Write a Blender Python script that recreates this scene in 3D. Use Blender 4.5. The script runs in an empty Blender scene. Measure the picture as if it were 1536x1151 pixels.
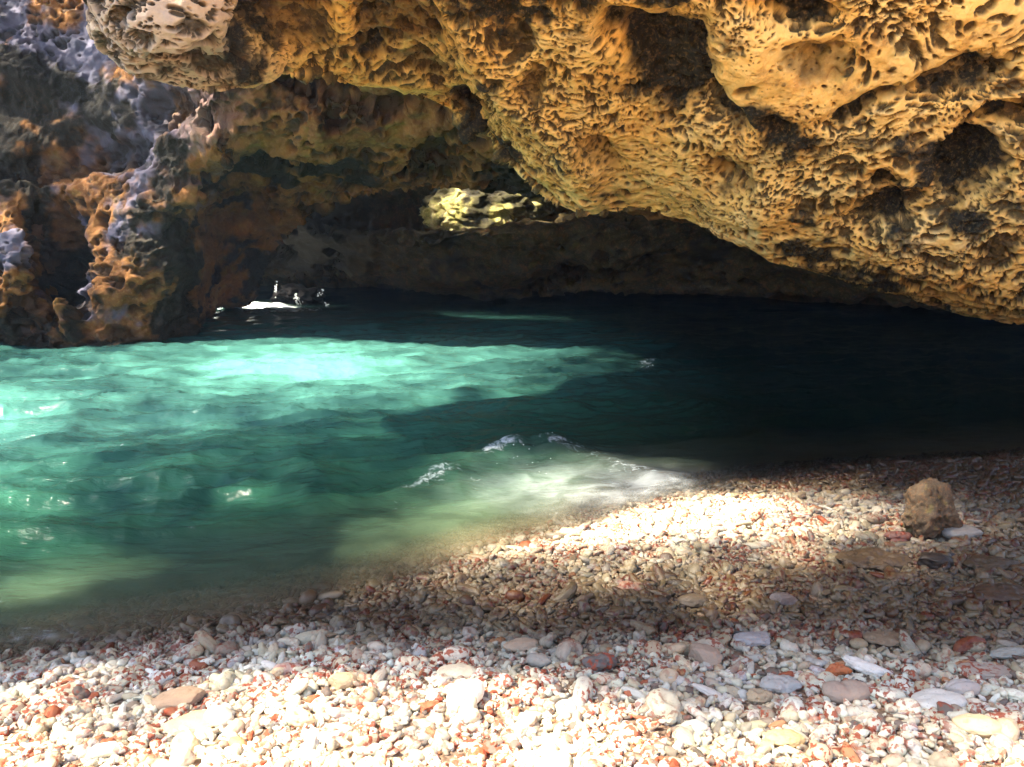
import bpy, math, time
import numpy as np
T0 = time.time()
rng = np.random.default_rng(7)
scene = bpy.context.scene
C = scene.collection

# ------------------------------------------------------------------ camera
F_PX, W_PX, H_PX, HORIZON = 1205.0, 1536.0, 1151.0, 350.0
CAM = np.array([0.0, 0.0, 1.45])
TH = math.atan((H_PX / 2 - HORIZON) / F_PX)
FWD = np.array([0, math.cos(TH), -math.sin(TH)])
UP = np.array([0, math.sin(TH), math.cos(TH)])
cam_d = bpy.data.cameras.new('camera')
cam_d.sensor_width = 36.0
cam_d.lens = F_PX / W_PX * 36.0
cam_d.clip_end = 500
cam_d.clip_start = 0.05
cam = bpy.data.objects.new('camera', cam_d)
cam.location = CAM
cam.rotation_euler = (math.radians(90) - TH, 0, 0)
C.objects.link(cam)
scene.camera = cam


def ray(px, py):
    px = np.asarray(px, float); py = np.asarray(py, float)
    xc = (px - W_PX / 2) / F_PX; yc = -(py - H_PX / 2) / F_PX
    d = FWD + xc[..., None] * np.array([1.0, 0, 0]) + yc[..., None] * UP
    return d / d[..., 1:2]


def at(px, py, Y):
    return CAM + ray(px, py) * np.asarray(Y, float)[..., None]


def proj(p):
    q = np.asarray(p, float) - CAM
    z = q @ FWD
    z = np.where(np.abs(z) < 1e-6, 1e-6, z)
    return q[..., 0] / z * F_PX + W_PX / 2, -(q @ UP) / z * F_PX + H_PX / 2, z


def sstep(a, b, x):
    t = np.clip((x - a) / (b - a), 0, 1)
    return t * t * (3 - 2 * t)


# ------------------------------------------------------------------ noise
_lr = np.random.default_rng(123)
LAT = _lr.uniform(-1, 1, 64 ** 3).astype(np.float32)
JIT = _lr.uniform(0, 1, (32 ** 3, 4)).astype(np.float32)


def vnoise(p, seed=0):
    """smooth value noise on a repeating random lattice"""
    p = np.asarray(p, np.float32) + np.float32((seed * 7.31) % 61)
    fl = np.floor(p); f = p - fl; i = fl.astype(np.int32)
    u = f * f * f * (f * (f * 6 - 15) + 10)
    x0 = (i[:, 0] & 63) << 12; x1 = ((i[:, 0] + 1) & 63) << 12
    y0 = (i[:, 1] & 63) << 6; y1 = ((i[:, 1] + 1) & 63) << 6
    z0 = i[:, 2] & 63; z1 = (i[:, 2] + 1) & 63
    ux, uy, uz = u[:, 0], u[:, 1], u[:, 2]
    def lz(a):
        q = LAT[a + z0]; return q + uz * (LAT[a + z1] - q)
    a00, a01, a10, a11 = lz(x0 + y0), lz(x0 + y1), lz(x1 + y0), lz(x1 + y1)
    b0 = a00 + uy * (a01 - a00); b1 = a10 + uy * (a11 - a10)
    return b0 + ux * (b1 - b0)


def fbm(p, octaves=5, seed=0, gain=0.5, lac=2.03, ridged=False):
    a, s, tot = 1.0, 0, 0
    q = np.array(p, np.float32)
    for o in range(octaves):
        n = vnoise(q, seed + o * 17)
        if ridged: n = 1 - 2 * np.abs(n)
        s = s + a * n; tot += a; a *= gain; q = q * lac + 13.7
    return s / tot


def worley(p, seed=0):
    """nearest jittered point: distance and its own random number"""
    p = np.asarray(p, np.float32) + np.float32((seed * 3.77) % 29)
    fl = np.floor(p); f = p - fl; i = fl.astype(np.int32)
    best = np.full(len(p), 9.0, np.float32); ident = np.zeros(len(p), np.float32)
    for dx in (-1, 0, 1):
        ax = ((i[:, 0] + dx) & 31) << 10
        for dy in (-1, 0, 1):
            ay = ax + (((i[:, 1] + dy) & 31) << 5)
            for dz in (-1, 0, 1):
                j = JIT[ay + ((i[:, 2] + dz) & 31)]
                e = j[:, :3] - f; e += np.array([dx, dy, dz], np.float32)
                d = np.einsum('ij,ij->i', e, e)
                closer = d < best
                np.copyto(ident, j[:, 3], where=closer); np.copyto(best, d, where=closer)
    return np.sqrt(best), best, ident


# ------------------------------------------------------------------ mesh helpers
def make_mesh(name, verts, faces, attrs=None, smooth=True):
    """faces: (n,3) or (n,4) integer array"""
    verts = np.asarray(verts, np.float32); faces = np.asarray(faces, np.int32)
    me = bpy.data.meshes.new(name)
    n, k = faces.shape
    me.vertices.add(len(verts)); me.vertices.foreach_set('co', verts.ravel())
    me.loops.add(n * k); me.loops.foreach_set('vertex_index', faces.ravel())
    me.polygons.add(n)
    me.polygons.foreach_set('loop_start', np.arange(0, n * k, k, dtype=np.int32))
    me.polygons.foreach_set('use_smooth', np.full(n, smooth, bool))
    for an, av in (attrs or {}).items():
        av = np.asarray(av, np.float32)
        if av.ndim == 1:
            a = me.attributes.new(an, 'FLOAT', 'POINT'); a.data.foreach_set('value', av)
        else:
            if av.shape[1] == 3: av = np.concatenate([av, np.ones((len(av), 1), np.float32)], 1)
            a = me.attributes.new(an, 'FLOAT_COLOR', 'POINT'); a.data.foreach_set('color', av.ravel())
    me.update(calc_edges=True)
    return me


def link(name, me, mat, label=None, cat=None, group=None, kind=None, parent=None):
    o = bpy.data.objects.new(name, me)
    if mat and not me.materials: me.materials.append(mat)
    C.objects.link(o)
    if label: o['label'] = label
    if cat: o['category'] = cat
    if group: o['group'] = group
    if kind: o['kind'] = kind
    if parent: o.parent = parent
    return o


def grid_faces(nv, nu, flip=False):
    a = np.arange(nv * nu).reshape(nv, nu)
    q = np.stack([a[:-1, :-1], a[:-1, 1:], a[1:, 1:], a[1:, :-1]], -1).reshape(-1, 4)
    return q[:, ::-1] if flip else q


def grid_normals(P):
    du = np.gradient(P, axis=1); dv = np.gradient(P, axis=0)
    n = np.cross(du, dv)
    return n / (np.linalg.norm(n, axis=-1, keepdims=True) + 1e-9)


def catmull(P, t):
    """P: (k, ...) control rows; t in [0,k-1]"""
    k = len(P)
    i = np.clip(np.floor(t).astype(int), 0, k - 2); f = (t - i).reshape(-1, *([1] * (P.ndim - 1)))
    p1, p2 = P[i], P[i + 1]
    p0, p3 = P[np.maximum(i - 1, 0)], P[np.minimum(i + 2, k - 1)]
    return 0.5 * (2 * p1 + (p2 - p0) * f + (2 * p0 - 5 * p1 + 4 * p2 - p3) * f * f + (3 * p1 - p0 - 3 * p2 + p3) * f ** 3)


def loft(rows, us, vs):
    """rows: (R, K, 3) points; us, vs: parameter samples along K and R"""
    rows = np.asarray(rows, float)
    a = catmull(np.swapaxes(rows, 0, 1), us)
    return catmull(np.swapaxes(a, 0, 1), vs)


def vsamples(counts):
    out = []
    for i, c in enumerate(counts): out.append(i + np.arange(c) / c)
    return np.concatenate(out + [[len(counts)]])


def usamples(rowpts, n):
    """evenly spread along the (pixel) length of a control row"""
    p = np.asarray(rowpts, float)[:, :2]
    L = np.concatenate([[0], np.cumsum(np.linalg.norm(np.diff(p, axis=0), axis=1))])
    return np.interp(np.linspace(0, L[-1], n), L, np.arange(len(p)))


# ------------------------------------------------------------------ materials
def new_mat(name):
    m = bpy.data.materials.new(name); m.use_nodes = True
    nt = m.node_tree; nt.nodes.clear()
    return m, nt


class N:
    def __init__(s, nt): s.nt = nt
    def n(s, typ, **kw):
        x = s.nt.nodes.new(typ)
        for k, v in kw.items(): setattr(x, k, v)
        return x
    def l(s, a, b): s.nt.links.new(a, b)
    def inp(s, sock, v):
        if isinstance(v, bpy.types.NodeSocket): s.l(v, sock)
        elif v is not None: sock.default_value = v
    def noise(s, scale, vec=None, detail=5, rough=0.55, dist=0.0):
        x = s.n('ShaderNodeTexNoise'); x.inputs['Scale'].default_value = scale
        x.inputs['Detail'].default_value = detail; x.inputs['Roughness'].default_value = rough
        x.inputs['Distortion'].default_value = dist
        if vec is not None: s.l(vec, x.inputs['Vector'])
        return x.outputs['Fac']
    def ramp(s, fac, stops):
        x = s.n('ShaderNodeValToRGB'); cr = x.color_ramp
        while len(cr.elements) < len(stops): cr.elements.new(0.5)
        for e, (p, c) in zip(cr.elements, stops):
            e.position = p; e.color = (*c, 1) if hasattr(c, '__len__') else (c, c, c, 1)
        s.l(fac, x.inputs[0]); return x.outputs[0]
    def mix(s, fac, a, b, mode='MIX'):
        x = s.n('ShaderNodeMix', data_type='RGBA', blend_type=mode)
        s.inp(x.inputs[0], fac); s.inp(x.inputs[6], a if isinstance(a, bpy.types.NodeSocket) else (*a, 1))
        s.inp(x.inputs[7], b if isinstance(b, bpy.types.NodeSocket) else (*b, 1))
        return x.outputs[2]
    def math(s, op, a, b=None, clamp=False):
        x = s.n('ShaderNodeMath', operation=op, use_clamp=clamp)
        s.inp(x.inputs[0], a); s.inp(x.inputs[1], b); return x.outputs[0]
    def attr(s, name, out='Fac'):
        x = s.n('ShaderNodeAttribute', attribute_name=name); return x.outputs[out]
    def mapr(s, v, a, b, c=0.0, d=1.0):
        x = s.n('ShaderNodeMapRange', clamp=True)
        s.l(v, x.inputs[0])
        for i, k in zip((1, 2, 3, 4), (a, b, c, d)): x.inputs[i].default_value = k
        return x.outputs[0]


def rock_material(name, stops, dark=(0.020, 0.017, 0.012), pale=None, pale_amt=0.0, bump=0.5, scale=1.0, crust=0.55):
    m, nt = new_mat(name); g = N(nt)
    co = g.n('ShaderNodeTexCoord').outputs['Object']
    n1 = g.noise(1.7 * scale, co, 8, 0.68, 0.6)
    col = g.ramp(n1, stops)
    n2 = g.noise(9 * scale, co, 6, 0.7)
    col = g.mix(g.mapr(n2, 0.50, 0.72, 0, 0.75), col, (0.20, 0.085, 0.030))      # rusty blotches
    n4 = g.noise(26 * scale, co, 5, 0.7)
    col = g.mix(g.mapr(n4, 0.52, 0.70, 0, crust), col, (0.90, 0.60, 0.24))       # pale mineral crust
    n6 = g.noise(3.1 * scale, co, 4, 0.6)
    col = g.mix(g.mapr(n6, 0.58, 0.72, 0, 0.6), col, (0.16, 0.14, 0.035))        # olive algae
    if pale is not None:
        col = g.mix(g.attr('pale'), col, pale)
    n5 = g.noise(38 * scale, co, 4, 0.75)
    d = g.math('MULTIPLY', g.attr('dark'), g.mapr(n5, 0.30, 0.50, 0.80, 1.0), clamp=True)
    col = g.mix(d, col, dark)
    b = g.n('ShaderNodeBsdfPrincipled')
    g.l(col, b.inputs['Base Color']); b.inputs['Roughness'].default_value = 0.88
    b.inputs['Specular IOR Level'].default_value = 0.25
    bp = g.n('ShaderNodeBump'); bp.inputs['Strength'].default_value = bump; bp.inputs['Distance'].default_value = 0.03
    g.l(g.noise(55 * scale, co, 6, 0.75), bp.inputs['Height']); g.l(bp.outputs[0], b.inputs['Normal'])
    o = g.n('ShaderNodeOutputMaterial'); g.l(b.outputs[0], o.inputs[0])
    return m


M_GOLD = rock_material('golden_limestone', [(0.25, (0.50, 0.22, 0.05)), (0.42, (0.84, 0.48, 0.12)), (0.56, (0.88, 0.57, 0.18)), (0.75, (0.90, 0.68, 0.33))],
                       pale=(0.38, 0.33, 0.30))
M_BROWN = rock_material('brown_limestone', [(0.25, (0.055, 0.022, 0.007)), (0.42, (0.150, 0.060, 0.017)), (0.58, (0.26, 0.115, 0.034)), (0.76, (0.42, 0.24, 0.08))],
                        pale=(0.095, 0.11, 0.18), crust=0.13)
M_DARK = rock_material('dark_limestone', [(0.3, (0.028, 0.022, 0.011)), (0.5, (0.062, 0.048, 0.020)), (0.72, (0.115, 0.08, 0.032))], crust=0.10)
M_MOSS = rock_material('mossy_limestone', [(0.3, (0.16, 0.16, 0.04)), (0.48, (0.36, 0.35, 0.11)), (0.6, (0.52, 0.46, 0.24)), (0.76, (0.62, 0.52, 0.36))], scale=2.0)


# ------------------------------------------------------------------ rock masses
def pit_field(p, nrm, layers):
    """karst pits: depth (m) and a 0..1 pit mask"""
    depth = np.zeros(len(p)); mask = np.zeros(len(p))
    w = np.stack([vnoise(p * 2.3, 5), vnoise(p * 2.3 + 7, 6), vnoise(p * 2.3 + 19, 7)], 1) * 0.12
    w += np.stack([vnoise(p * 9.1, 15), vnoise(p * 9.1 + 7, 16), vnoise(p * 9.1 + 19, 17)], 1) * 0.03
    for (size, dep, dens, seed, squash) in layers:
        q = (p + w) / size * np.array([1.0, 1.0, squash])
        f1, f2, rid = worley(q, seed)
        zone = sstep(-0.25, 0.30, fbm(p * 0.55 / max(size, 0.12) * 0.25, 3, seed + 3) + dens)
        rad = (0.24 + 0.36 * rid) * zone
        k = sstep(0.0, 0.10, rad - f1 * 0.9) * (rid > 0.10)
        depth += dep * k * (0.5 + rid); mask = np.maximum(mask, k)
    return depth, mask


def build_rock(name, rows, us, vs, mat, blobs, layers, amp, flip, label, cat, darkgen, palegen=None, fine=0.03, outward=-1.0):
    P = loft(rows, us, vs)
    shp = P.shape
    nrm = grid_normals(P) * outward
    p = P.reshape(-1, 3); n = nrm.reshape(-1, 3)
    px, py, _ = proj(p)
    infront = (p[:, 1] > 1.0)
    # large forms
    d = amp * fbm(p * 0.55, 4, 11) + amp * 0.55 * fbm(p * 1.6, 4, 23, ridged=True) - amp * 0.2
    dark = np.zeros(len(p))
    wpx = px + 26 * fbm(p * 2.2, 4, 41); wpy = py + 22 * fbm(p * 2.2 + 31, 4, 43)
    for (bx, by, sx, sy, rot, push, dk) in blobs:
        c, s = math.cos(math.radians(rot)), math.sin(math.radians(rot))
        ux, uy = (wpx - bx) * c + (wpy - by) * s, -(wpx - bx) * s + (wpy - by) * c
        r2 = (ux / sx) ** 2 + (uy / sy) ** 2
        k = np.exp(-r2 ** 1.5) * infront
        d += push * k
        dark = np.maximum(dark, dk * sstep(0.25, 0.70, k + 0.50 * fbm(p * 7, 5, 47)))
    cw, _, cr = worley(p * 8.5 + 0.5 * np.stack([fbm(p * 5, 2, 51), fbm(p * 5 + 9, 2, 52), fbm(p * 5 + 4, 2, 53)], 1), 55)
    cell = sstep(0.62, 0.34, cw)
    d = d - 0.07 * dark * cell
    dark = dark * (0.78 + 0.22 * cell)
    p2 = p + n * d[:, None]
    n2 = grid_normals(p2.reshape(shp)).reshape(-1, 3) * outward
    pd, pm = pit_field(p2, n2, layers)
    p3 = p2 - n2 * pd[:, None] + n2 * (fine * fbm(p2 * 7, 5, 61))[:, None]
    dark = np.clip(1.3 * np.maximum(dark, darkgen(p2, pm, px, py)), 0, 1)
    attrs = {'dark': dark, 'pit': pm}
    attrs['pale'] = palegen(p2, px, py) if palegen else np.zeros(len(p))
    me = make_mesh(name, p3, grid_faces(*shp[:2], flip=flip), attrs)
    return link(name, me, mat, label, cat)


def rowpx(pts): return at(*np.array(pts, float).T)


# --- A: golden overhang, from the brow above the frame down to its lower lip
lipG = [(60, -140, 4.8), (118, -30, 4.9), (152, 70, 5.0), (215, 112, 5.1), (330, 138, 5.3), (430, 110, 5.7), (515, 112, 6.2), (600, 126, 6.6),
        (660, 148, 6.9), (720, 178, 7.1), (765, 232, 7.2), (805, 272, 7.2), (850, 300, 7.2), (930, 300, 7.0), (1010, 308, 6.8), (1080, 340, 6.6),
        (1150, 366, 6.4), (1240, 382, 6.2), (1345, 404, 6.0), (1400, 417, 6.0), (1536, 442, 5.9), (1850, 490, 5.8)]
lipU = [(p[0], p[1] + 3, p[2] + 0.15) for p in lipG[:16]] + [(1150, 380, 6.9), (1240, 410, 7.0), (1345, 438, 7.1), (1400, 457, 7.1), (1536, 478, 7.0), (1850, 530, 6.8)]
brow_px = [20, 80, 140, 215, 300, 375, 440, 510, 570, 630, 685, 740, 800, 880, 965, 1055, 1145, 1245, 1345, 1430, 1560, 1880]
brow = [(x, -90, 4.5) for x in brow_px]


def mixrow(a, b, f, bulge=0.0):
    a = np.array(a, float); b = np.array(b, float)
    r = a * (1 - f) + b * f
    r[:, 2] = 1 / ((1 - f) / a[:, 2] + f / b[:, 2]) + bulge
    return r


Pb = rowpx(brow); PU = rowpx(lipU)
rowsA = [np.stack([Pb[:, 0] * 0.98, Pb[:, 1] - 0.35, np.full(len(Pb), 6.4)], 1),
         np.stack([Pb[:, 0], Pb[:, 1] - 0.2, Pb[:, 2] + 0.9], 1),
         Pb, rowpx(mixrow(brow, lipG, 0.34, -0.12)), rowpx(mixrow(brow, lipG, 0.68, -0.15)), rowpx(lipG), PU,
         PU + [0, 0.45, 0.25], PU + [0, 0.8, 1.2], np.stack([PU[:, 0], PU[:, 1] + 0.9, np.full(len(PU), 6.4)], 1)]
usA = usamples([(p[0], p[1]) for p in mixrow(brow, lipG, 0.8)], 1250)
vsA = vsamples([14, 24, 130, 160, 170, 60, 30, 20, 10])
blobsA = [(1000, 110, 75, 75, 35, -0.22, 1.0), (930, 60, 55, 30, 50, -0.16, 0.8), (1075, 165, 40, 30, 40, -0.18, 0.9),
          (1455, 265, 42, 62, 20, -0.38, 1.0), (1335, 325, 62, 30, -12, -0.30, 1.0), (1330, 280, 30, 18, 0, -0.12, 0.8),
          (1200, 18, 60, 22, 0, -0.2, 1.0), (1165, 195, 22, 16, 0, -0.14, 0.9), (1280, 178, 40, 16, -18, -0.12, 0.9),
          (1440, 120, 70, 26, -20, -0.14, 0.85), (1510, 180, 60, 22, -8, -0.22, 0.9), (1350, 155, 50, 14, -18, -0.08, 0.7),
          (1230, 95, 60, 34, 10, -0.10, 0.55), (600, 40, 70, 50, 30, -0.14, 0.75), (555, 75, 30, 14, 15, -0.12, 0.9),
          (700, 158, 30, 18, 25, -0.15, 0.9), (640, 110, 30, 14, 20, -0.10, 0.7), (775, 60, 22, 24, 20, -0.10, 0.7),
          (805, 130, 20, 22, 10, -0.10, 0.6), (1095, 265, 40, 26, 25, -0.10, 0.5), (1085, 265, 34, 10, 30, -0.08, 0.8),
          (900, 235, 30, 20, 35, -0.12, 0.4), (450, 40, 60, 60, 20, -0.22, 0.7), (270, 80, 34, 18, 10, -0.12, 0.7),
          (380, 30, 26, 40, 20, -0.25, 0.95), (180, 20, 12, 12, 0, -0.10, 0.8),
          (730, 90, 40, 130, -38, 0.16, 0.0), (860, 240, 34, 80, -30, 0.12, 0.0), (1120, 90, 50, 100, -50, 0.02, 0.0),
          (1130, 310, 60, 30, 30, 0.06, 0.0), (1500, 330, 60, 50, 0, 0.06, 0.0), (250, 30, 90, 60, 10, 0.2, 0.0)]


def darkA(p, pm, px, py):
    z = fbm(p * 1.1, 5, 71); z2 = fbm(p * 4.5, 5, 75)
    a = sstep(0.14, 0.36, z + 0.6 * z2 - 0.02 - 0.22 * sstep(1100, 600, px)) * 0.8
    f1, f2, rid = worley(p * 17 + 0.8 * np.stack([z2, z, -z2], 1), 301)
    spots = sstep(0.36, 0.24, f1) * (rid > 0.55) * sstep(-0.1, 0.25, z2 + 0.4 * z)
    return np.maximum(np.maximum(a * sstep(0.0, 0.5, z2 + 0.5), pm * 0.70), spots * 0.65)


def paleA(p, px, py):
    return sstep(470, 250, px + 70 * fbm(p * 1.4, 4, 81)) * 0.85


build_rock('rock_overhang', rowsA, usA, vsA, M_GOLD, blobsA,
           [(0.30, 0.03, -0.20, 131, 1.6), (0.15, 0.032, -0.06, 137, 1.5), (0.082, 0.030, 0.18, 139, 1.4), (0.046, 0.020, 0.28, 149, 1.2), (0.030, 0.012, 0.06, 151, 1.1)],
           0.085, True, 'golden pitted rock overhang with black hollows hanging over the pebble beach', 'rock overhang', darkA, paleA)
print('overhang', time.time() - T0)

# --- B: brown arch and the outcrop that stands in the water
edgeB = [(-420, 536, 9.5), (-180, 532, 9.8), (0, 528, 10.0), (110, 527, 10.0), (180, 521, 10.1), (240, 508, 10.6), (285, 495, 11.1), (299, 484, 11.4),
         (304, 470, 12.4), (322, 456, 13.9), (345, 454, 14.4), (372, 448, 14.5), (388, 416, 14.3), (398, 392, 14.0), (422, 352, 13.3), (465, 318, 12.6),
         (520, 292, 12.0), (640, 276, 11.6), (720, 284, 11.3), (800, 285, 11.1), (870, 300, 11.0), (1000, 320, 10.8), (1200, 350, 10.4)]
r2 = [(-420, 420, 10.0), (-180, 410, 10.2), (0, 405, 10.2), (80, 400, 10.4), (150, 396, 10.4), (200, 390, 10.4), (240, 380, 10.5), (262, 370, 10.7),
      (280, 362, 10.9), (295, 355, 11.2), (310, 346, 11.9), (326, 336, 12.4), (345, 325, 12.6), (362, 314, 12.6), (390, 292, 12.2), (430, 270, 11.4),
      (500, 250, 11.0), (620, 236, 10.7), (710, 240, 10.5), (790, 245, 10.4), (860, 260, 10.3), (1000, 280, 10.2), (1200, 300, 9.9)]
r1 = [(-420, 200, 10.6), (-180, 200, 10.8), (0, 200, 10.9), (70, 200, 11.0), (130, 200, 10.9), (170, 196, 10.7), (205, 192, 10.5), (230, 188, 10.3),
      (250, 184, 10.2), (270, 180, 10.1), (290, 176, 10.0), (312, 172, 9.9), (335, 168, 9.9), (360, 164, 9.8), (395, 160, 9.6), (440, 156, 9.5),
      (510, 152, 9.4), (620, 150, 9.3), (710, 155, 9.2), (790, 160, 9.2), (860, 180, 9.2), (1000, 200, 9.2), (1200, 220, 9.0)]
r0 = [(x, -30, 11.9 if x < 150 else 11.9 - 2.6 * min(1, (x - 150) / 200)) for x, _, _ in r1]
Pe = rowpx(edgeB); Pt = rowpx(r0)
und1 = Pe.copy(); und2 = Pe.copy(); und3 = Pe.copy()
for i in range(len(Pe)):
    k = min(1, max(0, i - 8))
    und1[i] += np.array([0, 0.2, 0.05]) * k + np.array([0, 0.25, -0.5]) * (1 - k)
    und2[i] += np.array([0, 0.5, 0.9]) * k + np.array([0, 0.9, -1.0]) * (1 - k)
    und3[i] = np.array([Pe[i, 0], Pe[i, 1] + (0.45 if k else 1.6), 3.4 if k > 0 else 0.3])
for un in (und1, und2, und3):
    gap = (un[:9, 1] - Pe[:9, 1]); un[:9, 0] = un[:9, 0] * un[:9, 1] / Pe[:9, 1] - 0.3 * gap
rowsB = [np.stack([Pt[:, 0], Pt[:, 1] + 0.35, np.full(len(Pt), 5.9)], 1), Pt, rowpx(r1), rowpx(r2), Pe, und1, und2, und3,
         np.stack([Pt[:, 0], Pt[:, 1] + 0.6, np.full(len(Pt), 5.85)], 1)]
usB = usamples([(a[0], a[1]) for a in mixrow(r2, edgeB, 0.5)], 900)
usB = np.sort(np.concatenate([usB, np.linspace(7.0, 13.0, 260)]))
vsB = vsamples([8, 150, 140, 130, 90, 90, 60, 6])
blobsB = [(88, 400, 26, 62, 8, -1.3, 0.75), (70, 330, 30, 30, 0, -0.5, 0.5), (108, 474, 22, 34, -20, 0.45, 0), (22, 420, 34, 70, 10, 0.4, 0), (150, 225, 70, 36, -8, -0.5, 0.7),
          (230, 160, 60, 40, 10, -0.35, 0.6), (60, 255, 60, 26, -10, -0.3, 0.5), (30, 110, 70, 40, 0, 0.35, 0), (205, 420, 80, 45, -20, 0.25, 0), (265, 475, 30, 16, -20, 0.10, 0),
          (330, 215, 60, 30, -30, 0.3, 0), (470, 150, 70, 24, 5, -0.45, 0.75), (600, 165, 90, 22, 8, -0.4, 0.6), (590, 250, 50, 26, 0, 0.08, 0), (440, 235, 60, 36, -20, 0.15, 0),
          (400, 290, 16, 12, 20, -0.22, 0.7), (285, 282, 14, 9, 0, -0.2, 0.7), (345, 330, 60, 22, -30, -0.15, 0.25), (270, 290, 70, 22, -25, 0.22, 0), (600, 250, 5, 5, 0, -0.15, 0.9),
          (730, 250, 7, 6, 0, -0.15, 0.9)]


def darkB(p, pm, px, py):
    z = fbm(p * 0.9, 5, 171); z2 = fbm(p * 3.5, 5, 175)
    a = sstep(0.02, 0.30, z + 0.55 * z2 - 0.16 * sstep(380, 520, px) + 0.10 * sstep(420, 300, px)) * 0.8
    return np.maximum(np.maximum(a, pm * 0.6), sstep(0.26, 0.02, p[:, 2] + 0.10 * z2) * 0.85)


def bluelightB(p, px, py):
    return sstep(-0.30, 0.12, fbm(p * 1.3, 4, 181) + 0.45 * fbm(p * 5, 4, 183) + 0.55 * sstep(330, 120, py) - 0.42) * sstep(420, 180, px) * 0.85  # bluish light of the upper left painted into the rock colour


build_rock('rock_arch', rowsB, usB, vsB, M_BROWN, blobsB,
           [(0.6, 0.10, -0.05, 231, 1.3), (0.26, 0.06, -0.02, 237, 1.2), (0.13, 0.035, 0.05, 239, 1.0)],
           0.12, True, 'brown rock arch behind the golden overhang, its outcrop standing in turquoise water', 'rock arch', darkB, bluelightB, fine=0.085)
print('arch', time.time() - T0)

# --- C: dark back of the cave, its lower shelf hanging just over the water
edgeC = [(250, 425, 17.4), (340, 420, 17.2), (400, 418, 17.0), (450, 420, 16.6), (520, 424, 16.2), (610, 434, 15.8), (700, 444, 15.6), (780, 444, 15.4), (900, 440, 15.0),
         (1050, 438, 14.4), (1200, 442, 13.4), (1350, 447, 12.2), (1500, 452, 11.2), (1750, 470, 10.0), (2100, 500, 9.0)]
cpx = np.array([e[0] for e in edgeC]); cY = np.array([e[2] for e in edgeC]) + 1.0
c0 = np.stack([cpx, np.full(len(cpx), 180.0), cY - 1.5], 1)
bench = np.exp(-((cpx - 730) / 190.0) ** 2)
c0[:, 2] += 0.5 * bench
c1 = np.stack([cpx, np.full(len(cpx), 316.0), cY - 1.2 + 0.2 * bench], 1)
c1b = np.stack([cpx, 346.0 + 0 * cpx, cY - 1.1 - 1.9 * bench], 1)
c2 = np.stack([cpx, np.full(len(cpx), 390.0), cY - 0.6 - 1.1 * bench], 1)
Pc = rowpx([(a, b_, c_ + 1.0) for a, b_, c_ in edgeC]); Pc0 = rowpx(c0)
rowsC = [np.stack([Pc0[:, 0], Pc0[:, 1] + 0.2, np.full(len(Pc0), 6.2)], 1), Pc0, rowpx(c1), rowpx(c1b), rowpx(c2), Pc, Pc + [0, 0.4, 0.12], Pc + [0, 2.0, 0.7],
         np.stack([Pc[:, 0], Pc[:, 1] + 3.6, np.full(len(Pc), 0.1)], 1), np.stack([Pc[:, 0], Pc[:, 1] + 3.9, np.full(len(Pc), -1.6)], 1)]
usC = usamples([(a, 0) for a in cpx], 720); vsC = vsamples([6, 30, 60, 50, 80, 40, 16, 12, 8])
blobsC = [(870, 410, 60, 22, -8, -0.5, 0.3), (600, 330, 80, 24, 0, -0.4, 0.3), (900, 380, 50, 16, 0, 0.3, 0), (700, 400, 90, 20, 0, 0.25, 0), (480, 416, 30, 6, 0, -0.5, 0.5)]


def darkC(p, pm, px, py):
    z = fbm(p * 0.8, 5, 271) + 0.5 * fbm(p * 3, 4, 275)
    return np.maximum(np.maximum(sstep(0.05, 0.4, z) * 0.7, pm * 0.4), sstep(640, 480, px) * 0.85 * sstep(425, 400, py))  # left end coloured darker to stand in for shade


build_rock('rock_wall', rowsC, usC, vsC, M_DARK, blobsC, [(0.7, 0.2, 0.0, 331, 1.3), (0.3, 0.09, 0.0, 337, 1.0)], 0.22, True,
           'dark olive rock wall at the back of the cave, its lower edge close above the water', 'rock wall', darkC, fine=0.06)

# ------------------------------------------------------------------ beach
shore_px = [(-900, 1500), (-400, 1180), (-150, 1060), (0, 1000), (150, 968), (300, 940), (480, 905), (640, 868), (760, 828), (880, 795), (1000, 752), (1080, 728), (1250, 704), (1536, 688), (1900, 672), (2600, 655)]
SH = at(*np.array([(a, b, 1) for a, b in shore_px], float).T)
_d = ray(*np.array(shore_px, float).T)
SH = (CAM + _d * (CAM[2] / -_d[:, 2])[:, None])[:, :2]


def shore_d(x, y):
    """signed distance to the waterline, + on land"""
    q = np.stack([x, y], -1)
    best = np.full(q.shape[:-1], 1e9); sign = np.ones(q.shape[:-1])
    for a, b in zip(SH[:-1], SH[1:]):
        ab = b - a; t = np.clip(((q - a) @ ab) / (ab @ ab), 0, 1)
        r = q - (a + t[..., None] * ab); d = np.sqrt((r ** 2).sum(-1))
        cr = ab[0] * (q[..., 1] - a[1]) - ab[1] * (q[..., 0] - a[0])
        c = d < best
        sign = np.where(c, np.where(cr < 0, 1.0, -1.0), sign); best = np.where(c, d, best)
    return best * sign


def beach_z(x, y):
    d = shore_d(x, y)
    land = 0.105 * d + 0.02 * np.sin(d * 2.1)
    land = np.where(d > 4, 0.105 * 4 + 0.03 * (d - 4), land)
    sea = -np.minimum(1.8, 0.24 * -d + 0.02 * d * d)
    return np.where(d > 0, land, np.where(-d > 4, np.minimum(sea, -1.0), sea))


def ground_hit(px, py):
    d = ray(np.asarray(px, float), np.asarray(py, float))
    z = np.zeros(d.shape[:-1])
    for _ in range(12):
        t = (CAM[2] - z) / np.maximum(-d[..., 2], 1e-3)
        p = CAM + d * t[..., None]
        z = 0.5 * z + 0.5 * np.maximum(beach_z(p[..., 0], p[..., 1]), -0.0)
    return p


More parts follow.
